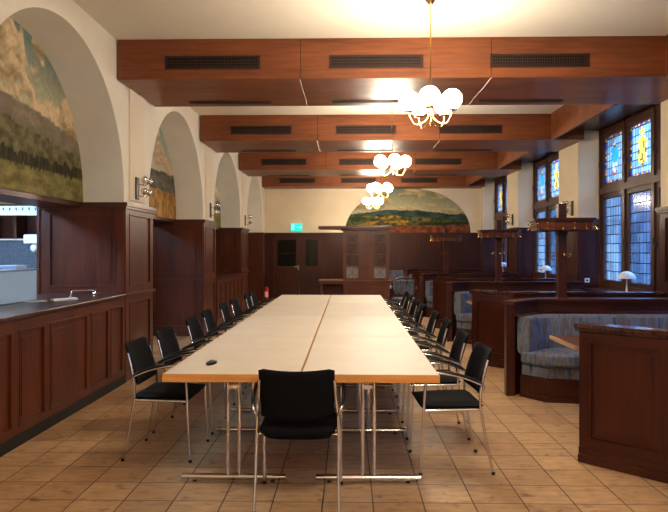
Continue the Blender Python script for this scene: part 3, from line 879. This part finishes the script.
# white box appliance on the counter
r = thing('counter_appliance', 'pale box shaped appliance standing on the bar counter at the left edge', 'appliance', (0,0,0))
m = MB().use('appl_blue_lit'); m.box(-3.38, -3.02, 5.05, 6.15, .987, 1.28); m.build('housing', r, bevel=.008)
m = MB().use('steel'); m.box(-3.39, -3.01, 5.04, 6.16, 1.28, 1.288); m.build('lid', r)
m = MB().use('appl_blue_lit'); m.box(-3.30, -3.10, 5.93, 6.12, 1.288, 1.325); m.build('top_tray', r, bevel=.004)
r = thing('wall_dispenser', 'small white dispenser with clear bulb fixed on the grey bar splashback', 'dispenser', (-4.22, 8.56, 1.50))
m = MB().use('white'); m.box(-.12, .10, -.10, .06, .06, .18); m.build('housing', r, bevel=.012)
m = MB().use('milk'); m.sphere((0,-.03,.0), .055, 14, 10, 1.1); m.build('bulb', r)
m = MB().use('steel'); m.box(-.06, .06, .03, .06, -.06, .08); m.build('bracket', r)
# things on the counter
m = MB().use('white'); m.at(-2.73, 6.10, .986, .9); m.box(-.12, .12, -.04, .04, 0, .012); m.box(-.115,.115,-.037,.037,.012,.02)
tag(m.build('folded_napkins', bevel=.003), 'white folded cloth lying on the counter beside the chrome rail', 'napkin')
m = MB().use('bluewhite'); m.at(-2.92, 5.95, .986, .9); m.box(-.11, .07, -.05, .05, 0, .005)
tag(m.build('paper_sheet'), 'thin white sheet lying on the counter near the pale appliance', 'paper')
r = thing('chrome_rail', 'small chrome bent rail fixed on the bar counter in front of the pier', 'rail', (-2.76, 6.62, .986), .62)
m = MB().use('chrome'); m.tube([(-.12,0,0),(-.12,0,.035)]+bez((-.12,0,.035),(-.12,0,.055),(-.11,0,.06),(-.09,0,.06),4)[1:]+bez((.09,0,.06),(.12,0,.06),(.125,0,.04),(.115,0,.004),5), .0075, 8); m.build('bar', r)
m = MB().use('chrome'); m.sphere((.10,-.03,.028), .018, 10, 8); m.tube([(.10,0,.028),(.17,-.03,.03)], .005, 6); m.build('valve', r)
m = MB().use('chrome'); m.lathe([(.001,.0),(.02,.001),(.02,.006),(.001,.007)], 12, cx=-.12); m.lathe([(.001,.0),(.02,.001),(.02,.006),(.001,.007)], 12, cx=.115); m.build('base_flange', r)

# ------------------------------------------------------------ wall sconces
def make_sconce():
    r = thing('wall_sconce', '', 'wall lamp')
    m = MB().use('iron'); m.box(0, .015, -.055, .055, -.13, .13); m.build('back_plate', r, bevel=.003)
    for z in (-.075, .06):
        for s in (-1, 1):
            m = MB().use('brass'); m.tube(bez((.01,0,z),(.07,s*.01,z-.03),(.10,s*.05,z-.03),(.11,s*.075,z+.0),6), .005, 6)
            m.lathe([(.001,z),(.018,z+.002),(.02,z+.01),(.008,z+.012)], 12, cx=.11, cy=s*.075); m.build('arm', r)
            m = MB().use('sconce_glass'); m.sphere((.12, s*.085, z+.035), .040, 14, 10); m.build('bulb', r)
    return r
s0 = make_sconce(); fs_ = True
SN = [(WL+.02, starts[3]+.36, PH+.19, 0, 'black plate wall lamp with mirrored globes on the nearest left pier'), (WL+.02, starts[4]+.5, PH+.19, 0, 'black plate wall lamp on the second pier from the front, left wall'),
      (WL+.02, starts[5]+.5, PH+.19, 0, 'small black plate wall lamp on the third pier, left wall'), (WR, starts[4]+.28, PH+.20, PI, 'black wall lamp on the right pier above the nearest coat rack'),
      (WR, starts[5]+.45, PH+.20, PI, 'black wall lamp on the farther right pier between the windows')]
for i, (x,y,z,a,lab) in enumerate(SN):
    c = s0 if i == 0 else copy_tree(s0); c.location=(x,y,z); c.rotation_euler=(0,0,a); c['label']=lab; c['group']='black wall lamps on the piers'

# ------------------------------------------------------------ booths
def off(pl, d):
    """polyline shifted sideways by d (left of travel)"""
    out=[]
    for i in range(len(pl)):
        p = Vector(pl[i]); 
        d0 = (p-Vector(pl[i-1])).normalized() if i else None
        d1 = (Vector(pl[i+1])-p).normalized() if i < len(pl)-1 else None
        if d0 is None: n = Vector((-d1.y, d1.x)); out.append(tuple(p+n*d)); continue
        if d1 is None: n = Vector((-d0.y, d0.x)); out.append(tuple(p+n*d)); continue
        n0 = Vector((-d0.y,d0.x)); n1 = Vector((-d1.y,d1.x)); b=(n0+n1).normalized(); out.append(tuple(p+b*d/b.dot(n0)))
    return out
def strip(mb, pl, a, b, z0, z1):
    A, B = off(pl, a), off(pl, b); n=len(pl)
    for i in range(n-1): mb.prism([A[i], A[i+1], B[i+1], B[i]], z0, z1)
XE = 3.88
def cushion(mb, pl, a, b, z0, z1, rnd=.03):
    """soft pad following a polyline, rounded cross-section"""
    # subdivide the polyline corner a little
    prof=[]
    for (cx, cz, st) in ((b-rnd, z1-rnd, 0), (a+rnd, z1-rnd, 1), (a+rnd, z0+rnd, 2), (b-rnd, z0+rnd, 3)):
        for k in range(4):
            t = PI/2*(st+k/3); prof.append((cx+rnd*math.cos(t), cz+rnd*math.sin(t)))
    vs=[]; P=[off(pl, q[0]) for q in prof]; n=len(pl); k=len(prof); fs=[]
    for i in range(n):
        for j in range(k): vs.append((P[j][i][0], P[j][i][1], prof[j][1]))
    for i in range(n-1):
        for j in range(k): fs.append((i*k+j, i*k+(j+1)%k, (i+1)*k+(j+1)%k, (i+1)*k+j))
    mb.raw(vs, fs, True); mb.raw(vs[:k], [tuple(range(k))]); mb.raw(vs[-k:], [tuple(range(k-1,-1,-1))])
def smooth_pl(pl, r=.16, n=5):
    a, b, c = [Vector(p) for p in pl]
    d0=(a-b).normalized(); d1=(c-b).normalized(); p0=b+d0*r; p1=b+d1*r
    out=[tuple(a)]
    for i in range(n+1):
        t=i/n; out.append(tuple(p0*(1-t)**2+b*2*t*(1-t)+p1*t*t))
    return out+[tuple(c)]
def front_partition(dy, label):
    r = thing('booth_partition', label, 'partition', (1.62, 4.5+dy, 0), group='booth partition walls')
    pl = [(0,0),(.43,-.43),(XE-1.62,-.43)]
    m = MB().use('dwood_z'); strip(m, pl, 0, .07, 0, .905); m.build('wall', r)
    # panelled outer face of the angled part
    Ls = math.hypot(.43,.43)
    m = MB(); m.M = Matrix.Rotation(-PI/4, 4, 'Z') @ Matrix.Translation((0,-.002,.10)); panelled(m, Ls, .80, [(.07, Ls-.07, .06, .74)], 'dwood_z'); m.build('end_panel', r)
    m = MB(); m.M = Matrix.Translation((.43,-.432,.10)); W=XE-1.62-.43; panelled(m, W, .80, [(.07, W/2-.04, .06, .74),(W/2+.04, W-.07,.06,.74)], 'dwood_z'); m.build('side_panel', r)
    m = MB().use('cap_wood'); q=[(-.02,.02),(.43,-.43),(XE-1.62,-.43)]
    strip(m, q, -.045, .10, .925, .955); strip(m, q, -.03, .085, .905, .925); m.build('cap_rail', r, bevel=.004)
    m = MB().use('dwood_x'); strip(m, pl, -.03, .07, 0, .105); strip(m, pl, -.042, .07, 0, .055); m.build('base_moulding', r, bevel=.003)
    return r
def back_partition(dy, label):
    r = thing('booth_partition', label, 'partition', (1.63, 6.53+dy, 0), group='booth partition walls')
    pl = [(0,0),(.36,.36),(XE-1.63,.36)]
    m = MB().use('dwood_z'); strip(m, pl, -.05, .03, 0, .91); m.box(-.035,.05,-.045,.04,0,.91); m.build('wall', r)
    q=[(-.02,-.02),(.36,.36),(XE-1.63,.36)]
    m = MB().use('dwood_x'); strip(m, q, -.085, .06, .93, .955); strip(m, q, -.07, .045, .91, .93); m.build('cap_rail', r, bevel=.004)
    m = MB().use('cap_wood'); strip(m, q, -.11, -.05, .80, .825); m.build('lower_rail', r, bevel=.004)
    m = MB().use('dwood_x'); strip(m, pl, -.05, .045, 0, .10); m.build('base_moulding', r, bevel=.003)
    return r
def sofa(dy, label):
    r = thing('booth_sofa', label, 'sofa', (1.63, 6.53+dy, 0), group='upholstered booth sofas')
    pl = [(.045,.01),(.40,.325),(XE-1.63,.325)]; pl = [(.05,-.02),(.385,.315),(XE-1.63,.315)]
    ps = smooth_pl(pl)
    m = MB().use('fabric'); cushion(m, ps, -.17, -.035, .43, .80, .04); m.build('back_cushion', r)
    # seat follows the corner with a wide rounded front
    seat = [(.12,-.12),(.385,.20),(XE-1.63,.20),(XE-1.63,-.42),(.62,-.42),(.30,-.36)]
    m = MB().use('fabric'); m.prism([(.09,-.07),(.34,.19),(XE-1.63,.19),(XE-1.63,-.38),(.62,-.38),(.28,-.32)], .33, .46); m.build('seat_cushion', r, bevel=.035, seg=4)
    m = MB().use('fabric'); m.prism([(.11,-.06),(.35,.18),(XE-1.63,.18),(XE-1.63,-.36),(.62,-.36),(.29,-.30)], .22, .33); m.build('seat_valance', r, bevel=.012)
    m = MB().use('dwood_x'); m.prism([(.10,-.05),(.36,.2),(XE-1.63,.2),(XE-1.63,-.36),(.61,-.36),(.29,-.31)], .0, .22); m.prism([(.09,-.06),(.36,.2),(XE-1.63,.2),(XE-1.63,-.38),(.62,-.38),(.28,-.33)], .0, .05); m.build('plinth', r, bevel=.004)
    return r
def btable(dy, label):
    r = thing('booth_table', label, 'table', (0,0,0), group='wooden booth tables')
    m = MB().use('wood_x'); m.prism([(1.74,4.90+dy),(1.84,4.80+dy),(3.6,4.80+dy),(3.6,5.52+dy),(1.74,5.52+dy)], .71, .735); 
    m.build('tabletop', r)
    m = MB().use('edge_light'); m.box(1.722,1.74,4.90+dy,5.52+dy,.708,.737); m.prism([(1.74,4.90+dy),(1.84,4.80+dy),(1.832,4.788+dy),(1.722,4.893+dy)],.708,.737); m.box(1.84,3.6,4.785+dy,4.80+dy,.708,.737); m.build('edge_strip', r)
    m = MB().use('iron'); m.tube([(2.7,5.16+dy,.03),(2.7,5.16+dy,.71)], .035, 12); m.lathe([(.001,.0),(.22,.0),(.22,.012),(.05,.04),(.035,.05)], 20, cx=2.7, cy=5.16+dy); m.build('pedestal', r)
where = ['nearest booth at the right edge', 'second booth from the front', 'third booth from the front', 'farthest booth']
for k in range(4):
    dy = PITCH*k - (.6 if k == 3 else 0)*0
    front_partition(dy, 'dark mahogany front partition with angled framed panel, ' + where[k])
    back_partition(dy, 'dark mahogany back partition with stepped cap behind the sofa, ' + where[k])
    sofa(dy, 'blue grey striped sofa with curved corner, ' + where[k])
    if k < 4: btable(dy, 'wooden table with pale edge inside the ' + where[k])
# low cabinets between the booths
def gap_cab(k):
    y0 = 6.95+PITCH*k; y1 = min(7.86+PITCH*k, YB-.07)
    r = thing('low_cabinet', 'plain dark low cabinet between two booths, ' + ['behind the nearest sofa','behind the second sofa','behind the third sofa'][k], 'cabinet', (2.3, y0, 0), group='low cabinets between the booths')
    m = MB().use('dwood_z'); m.box(0, XE-2.3, 0, y1-y0, 0, .87); m.build('body', r)
    m = MB().use('dwood_x'); m.box(-.02, XE-2.3, -.0, y1-y0, .87, .90); m.build('top', r, bevel=.004)
    m = MB(); m.M = Matrix.Translation((0, y1-y0, .1)) @ Matrix.Rotation(-PI/2, 4, 'Z'); panelled(m, y1-y0, .74, [(.08, y1-y0-.08, .06, .68)], 'dwood_z', t=.012); m.build('end_panel', r)
for k in range(3): gap_cab(k)
# coat racks
def make_rack():
    r = thing('coat_rack', '', 'coat rack')
    m = MB().use('dwood_z'); m.box(-.05,.05,-.05,.05,0,1.10); m.box(-.065,.065,-.065,.065,0,.04); m.box(-.058,.058,-.058,.058,.74,.80); m.build('post', r, bevel=.004)
    def hexp(R, a0=30): return [(R*math.cos(math.radians(a0+60*i)), R*.9*math.sin(math.radians(a0+60*i))) for i in range(6)]
    H = lambda R: [(-R,-R*.35),(-R*.55,-R),(R*.75,-R),(R,-R*.5),(R,R*.5),(R*.6,R),(-R*.6,R),(-R,R*.4)]
    m = MB().use('dwood_x'); m.prism(H(.37), .90, .925); m.prism(H(.345), .875, .90); m.build('hat_shelf', r, bevel=.003)
    P = H(.33); 
    m = MB().use('wood_x')
    for i in range(8):
        a, b = Vector(P[i]), Vector(P[(i+1)%8]); d=(b-a).normalized(); nn=Vector((-d.y,d.x))*.02
        m.prism([tuple(a),tuple(b),tuple(b+nn),tuple(a+nn)], .79, .876)
    m.use('dwood_x').box(-.32,.32,-.02,.02,.79,.83); m.box(-.02,.02,-.32,.32,.79,.83)
    m.build('frieze_board', r)
    for i in range(8):
        a, b = Vector(P[i]), Vector(P[(i+1)%8]); L=(b-a).length; d=(b-a)/L; out=Vector((d.y,-d.x))
        for t in ([.18,.5,.82] if L > .38 else [.25,.75]):
            p = a+d*L*t
            m = MB().use('brass'); q=lambda o,z: (p.x+out.x*o, p.y+out.y*o, z)
            m.tube([q(0,.83), q(.02,.835), q(.045,.82), q(.05,.805)], .005, 6); m.tube([q(.01,.835), q(.035,.85), q(.05,.865)], .004, 6)
            m.sphere(q(.05,.803), .010, 8, 6); m.sphere(q(.052,.868), .008, 8, 6); m.build('hook', r)
    for a in (0, 90, 180, 270):
        c_, s_ = math.cos(math.radians(a)), math.sin(math.radians(a))
        m = MB().use('brass'); q=lambda o,z: (c_*o, s_*o, z)
        m.tube([q(.05,.50), q(.075,.505), q(.10,.49), q(.11,.51)], .006, 6); m.sphere(q(.112,.515), .012, 8, 6)
        m.tube([q(.06,.505), q(.085,.525)], .005, 6); m.sphere(q(.09,.53), .010, 8, 6); m.build('hook', r)
    return r
r0 = make_rack()
for k, (x, y, lab) in enumerate([(2.44, 7.38, 'nearest wooden coat rack with hat shelf and brass hooks, right of centre'), (2.63, 7.38+PITCH, 'second wooden coat rack, farther behind the second sofa'), (2.30, 7.38+2*PITCH, 'farthest wooden coat rack, in front of the back panelling')]):
    c = r0 if k == 0 else copy_tree(r0); c.location=(x,y,.90); c.scale=(.94,.94,1); c['label']=lab; c['group']='coat racks between the booths'

# mushroom lamps on the sills
def make_lamp():
    r = thing('table_lamp', '', 'table lamp')
    m = MB().use('steel'); m.lathe([(.001,0),(.065,0),(.065,.012),(.02,.02),(.012,.03),(.010,.22),(.014,.235)], 20); m.build('stand', r)
    m = MB().use('milk'); R=.125
    prof=[(R*math.cos(t), .215+R*.86*math.sin(t)) for t in [PI/2*i/10 for i in range(11)]]; prof[-1]=(.001, prof[-1][1])
    m.lathe(prof, 28); m.lathe([(.001,.214),(R*.98,.214)], 28); m.build('lamp_shade', r)
    return r
l0 = make_lamp()
for k, (y, lab) in enumerate([(starts[3]+1+1.42, 'white dome table lamp on the nearest window sill'), (starts[4]+1+1.42, 'white dome table lamp on the second window sill'), (starts[5]+1+1.2, 'small far white dome table lamp on the third window sill')]):
    c = l0 if k == 0 else copy_tree(l0); c.location=(4.09, y, .84); c['label']=lab; c['group']='white dome lamps on the window sills'
# socket on pier
m = MB().use('white'); m.box(4.00, 4.08, starts[4]-.028, starts[4]-.017, .93, 1.0); m.use('dark').box(4.02,4.06,starts[4]-.0285,starts[4]-.0275,.95,.98)
tag(m.build('wall_socket'), 'small white wall socket on the dark panelling of the right pier', 'socket')

# ------------------------------------------------------------ waiter station with lattice
r = thing('lattice_screen_cabinet', 'tall mahogany station with lattice screen doors and flat canopy behind the tables', 'cabinet', (0, 13.0, 0))
m = MB().use('station_x'); m.box(-.10, .84, 0, .55, 0, .82); m.at(-.10, -.002); panelled(m, .94, .80, [(.07,.87,.1,.72)], 'station_z'); m.at()
m.use('station_x').box(-.56,-.52,0,.55,0,.82); m.box(-.52,-.10,.45,.5,.3,.82); m.build('base_cabinet', r)
m = MB().use('station_x'); m.box(-.60, .88, -.06, .60, .82, .865); m.box(-.57,.85,-.04,.58,.79,.82); m.build('worktop', r, bevel=.006)
m = MB().use('station_x'); m.box(-.60, .88, -.10, .55, 1.91, 1.965); m.box(-.14,.84,-.05,.5,1.875,1.91); m.build('canopy', r, bevel=.006)
m = MB().use('station_z'); m.box(-.10,-.03,.0,.42,.865,1.875); m.box(.77,.84,.0,.42,.865,1.875); m.box(.21,.30,.0,.05,.865,1.875); m.box(.44,.53,.0,.05,.865,1.875)
m.box(.30,.44,.01,.04,.865,1.12); m.box(.30,.44,.01,.04,1.135,1.36); m.box(.30,.44,.01,.04,1.375,1.60); m.box(.30,.44,.01,.04,1.615,1.875)
m.use('station_x').box(.29,.45,.0,.045,1.345,1.36); m.box(.29,.45,.0,.045,1.585,1.60)
for a,b in ((-.03,.21),(.53,.77)): m.box(a,b,0,.05,.865,.91); m.box(a,b,0,.05,1.81,1.875)
m.build('upright_frame', r)
for a,b in ((-.03,.21),(.53,.77)):
    m = MB().use('lattice_wood'); zz=[.91,1.15,1.39,1.63,1.81]
    for i in range(4):
        z0,z1=zz[i],zz[i+1]
        m.box(a,b,.005,.03,z1-.008,z1+.008)
        m.tube([(a,.017,z0),(b,.017,z1)], .005, 5); m.tube([(b,.020,z0),(a,.020,z1)], .005, 5)
        m.tube([((a+b)/2,.02,z0),((a+b)/2,.02,z1)], .004, 5)
    m.build('lattice', r)
    g = MB().use('dwood_z'); g.box(a,b,.06,.07,1.15,1.81); g.use('milk_pane').box(a,b,.06,.07,.91,1.15); g.build('back_pane', r)
# armchair by the station
r = thing('wooden_armchair', 'dark wooden armchair with rounded back and grey upholstery right of the lattice station', 'armchair', (1.18, 13.6, 0), -.15)
for sx in (-1,1):
    for yy,h_ in ((-.22,.66),(.22,.90)):
        m = MB().use('dwood_z'); m.tube([(sx*.27,yy,0),(sx*.26,yy,.45),(sx*.26,yy,h_ if yy < 0 else .78)], .02, 8); m.build('leg', r)
    m = MB().use('dwood_x'); m.tube([(sx*.26,-.25,.66),(sx*.27,0,.68),(sx*.26,.22,.70)], .022, 8); m.build('armrest', r)
m = MB().use('fabric'); m.box(-.25,.25,-.24,.22,.38,.47); m.build('seat', r, bevel=.03)
m = MB().use('fabric'); m.prism([(-.22,.20),(.22,.20),(.20,.26),(-.20,.26)], .52, .84); m.build('backrest', r, bevel=.03)
m = MB().use('dwood_x'); m.tube([(-.26,.22,.74)]+bez((-.26,.22,.78),(-.22,.25,.92),(.22,.25,.92),(.26,.22,.78),10)+[(.26,.22,.74)], .02, 8); m.build('back_frame', r)
# bench at back wall
r = thing('wall_bench', 'striped upholstered bench along the back wall under the panelling', 'bench', (0, 18.1, 0))
m = MB().use('fabric'); m.box(.95,1.62,.55,.70,.42,.90); m.build('back_cushion', r, bevel=.03)
m = MB().use('fabric'); m.box(.95,1.62,.05,.56,.33,.46); m.build('seat_cushion', r, bevel=.03)
m = MB().use('dwood_x'); m.box(.95,1.62,.10,.70,0,.33); m.build('base', r)

# extinguisher
r = thing('fire_extinguisher', 'red fire extinguisher standing on the floor beside the double door', 'fire extinguisher', (-2.34, 18.3, 0))
m = MB().use('red'); m.lathe([(.001,.0),(.07,.0),(.075,.02),(.075,.36),(.06,.41),(.025,.435),(.022,.45)], 20); m.build('cylinder', r)
m = MB().use('black_plastic'); m.box(-.02,.02,-.02,.02,.45,.49); m.box(-.015,.015,-.11,.0,.485,.50); m.tube(bez((.02,0,.47),(.12,0,.48),(.12,-.02,.30),(.085,-.03,.15),8), .009, 6); m.build('valve_hose', r)
m = MB().use('white'); 
vs=[];fs=[]
for i in range(9):
    t=math.radians(-130+i*10); vs += [(.0765*math.cos(t),.0765*math.sin(t),.14),(.0765*math.cos(t),.0765*math.sin(t),.30)]
m.raw(vs,[(2*i,2*i+2,2*i+3,2*i+1) for i in range(8)], True); m.build('label_sticker', r)

# exit sign
r = thing('exit_sign', 'glowing green exit sign with running figure and arrow above the double door', 'exit sign', (-1.52, YB-.03, 2.155))
m = MB().use(mat('exit_green', srgb(0,150,130), .4, emis=srgb(0,200,190), es=.8)); m.box(-.165,.165,-.03,.03,-.105,.105); m.build('light_box', r, bevel=.004)
wh = mat('exit_white', (.9,.95,.95,1), .4, emis=(.3,.9,.85,1), es=.45)
m = MB().use(wh); Y0,Y1=-.034,-.030
m.box(.02,.11,Y0,Y1,-.012,.012); m.raw([(.10,Y0,-.045),(.145,Y0,0),(.10,Y0,.045)], [(0,1,2)])
m.box(-.145,-.135,Y0,Y1,-.08,.08); m.box(-.145,-.06,Y0,Y1,.07,.08); m.box(-.07,-.06,Y0,Y1,-.08,.08)
m.lathe([(.001,.040),(.011,.045),(.013,.055),(.008,.065),(.001,.067)], 8, cx=-.095, cy=-.032)
for p,q in (((-.10,.035),(-.105,-.005)),((-.105,-.005),(-.085,-.04)),((-.085,-.04),(-.09,-.075)),((-.105,-.005),(-.122,-.035)),((-.122,-.035),(-.130,-.06)),((-.10,.03),(-.08,.01)),((-.10,.03),(-.122,.012))):
    m.tube([(p[0],-.033,p[1]),(q[0],-.033,q[1])], .005, 5)
m.build('pictogram', r)

# ------------------------------------------------------------ unseen bar lamp, added for the cool light
r = thing('added_bar_light', 'cool white ceiling light panel added over the bar for light, unseen above the lintel', 'ceiling light', (-4.6, 6.0, 2.6))
m = MB().use(mat('cool_panel', (1,1,1,1), .5, emis=(.42,.68,1,1), es=18)); m.box(-.35,.35,-1.6,1.6,-.03,-.02); m.build('diffuser', r)
m = MB().use('white'); m.box(-.38,.38,-1.63,1.63,-.02,0); m.build('frame', r)

# ------------------------------------------------------------ daylight
W = bpy.data.worlds.new('sky'); SC.world = W; W.use_nodes = True
bg = W.node_tree.nodes['Background']
bg.inputs[0].default_value = (.30, .53, 1.0, 1)
# overcast sky: the zenith is brighter than the horizon
_g = W.node_tree.nodes.new('ShaderNodeTexCoord'); _s = W.node_tree.nodes.new('ShaderNodeSeparateXYZ'); _m = W.node_tree.nodes.new('ShaderNodeMapRange')
W.node_tree.links.new(_g.outputs['Generated'], _s.inputs[0]); W.node_tree.links.new(_s.outputs[2], _m.inputs[0])
_m.inputs[1].default_value = .1; _m.inputs[2].default_value = .8; _m.inputs[3].default_value = 3.6; _m.inputs[4].default_value = 24.0
W.node_tree.links.new(_m.outputs[0], bg.inputs[1])
for k in range(2, 6):
    L = bpy.data.lights.new('window_portal', 'AREA'); L.shape='RECTANGLE'; L.size = 2.66; L.size_y = PITCH-1; L.cycles.is_portal = True
    o = bpy.data.objects.new('window_portal', L); COL.objects.link(o)
    o.location = (4.58, starts[k]+1+(PITCH-1)/2, 2.17); o.rotation_euler = (0, PI/2, 0)

# ------------------------------------------------------------ camera
cd = bpy.data.cameras.new('camera'); cd.sensor_width = 36; cd.lens = 36*FPX/668; cd.shift_y = -5/668; cd.clip_start = .05
co = bpy.data.objects.new('camera', cd); COL.objects.link(co)
co.location = (0,0,1.46); co.rotation_euler = (PI/2, 0, YAW); SC.camera = co
SC.view_settings.view_transform = 'Standard'; SC.view_settings.look = 'None'; SC.view_settings.gamma = 1; SC.view_settings.use_curve_mapping = False
SC.view_settings.exposure = 0.9
SC.cycles.use_denoising = True; SC.cycles.max_bounces = 8; SC.cycles.diffuse_bounces = 4; SC.cycles.glossy_bounces = 3
SC.cycles.transparent_max_bounces = 12; SC.cycles.sample_clamp_indirect = 8; SC.cycles.caustics_reflective = False; SC.cycles.caustics_refractive = False
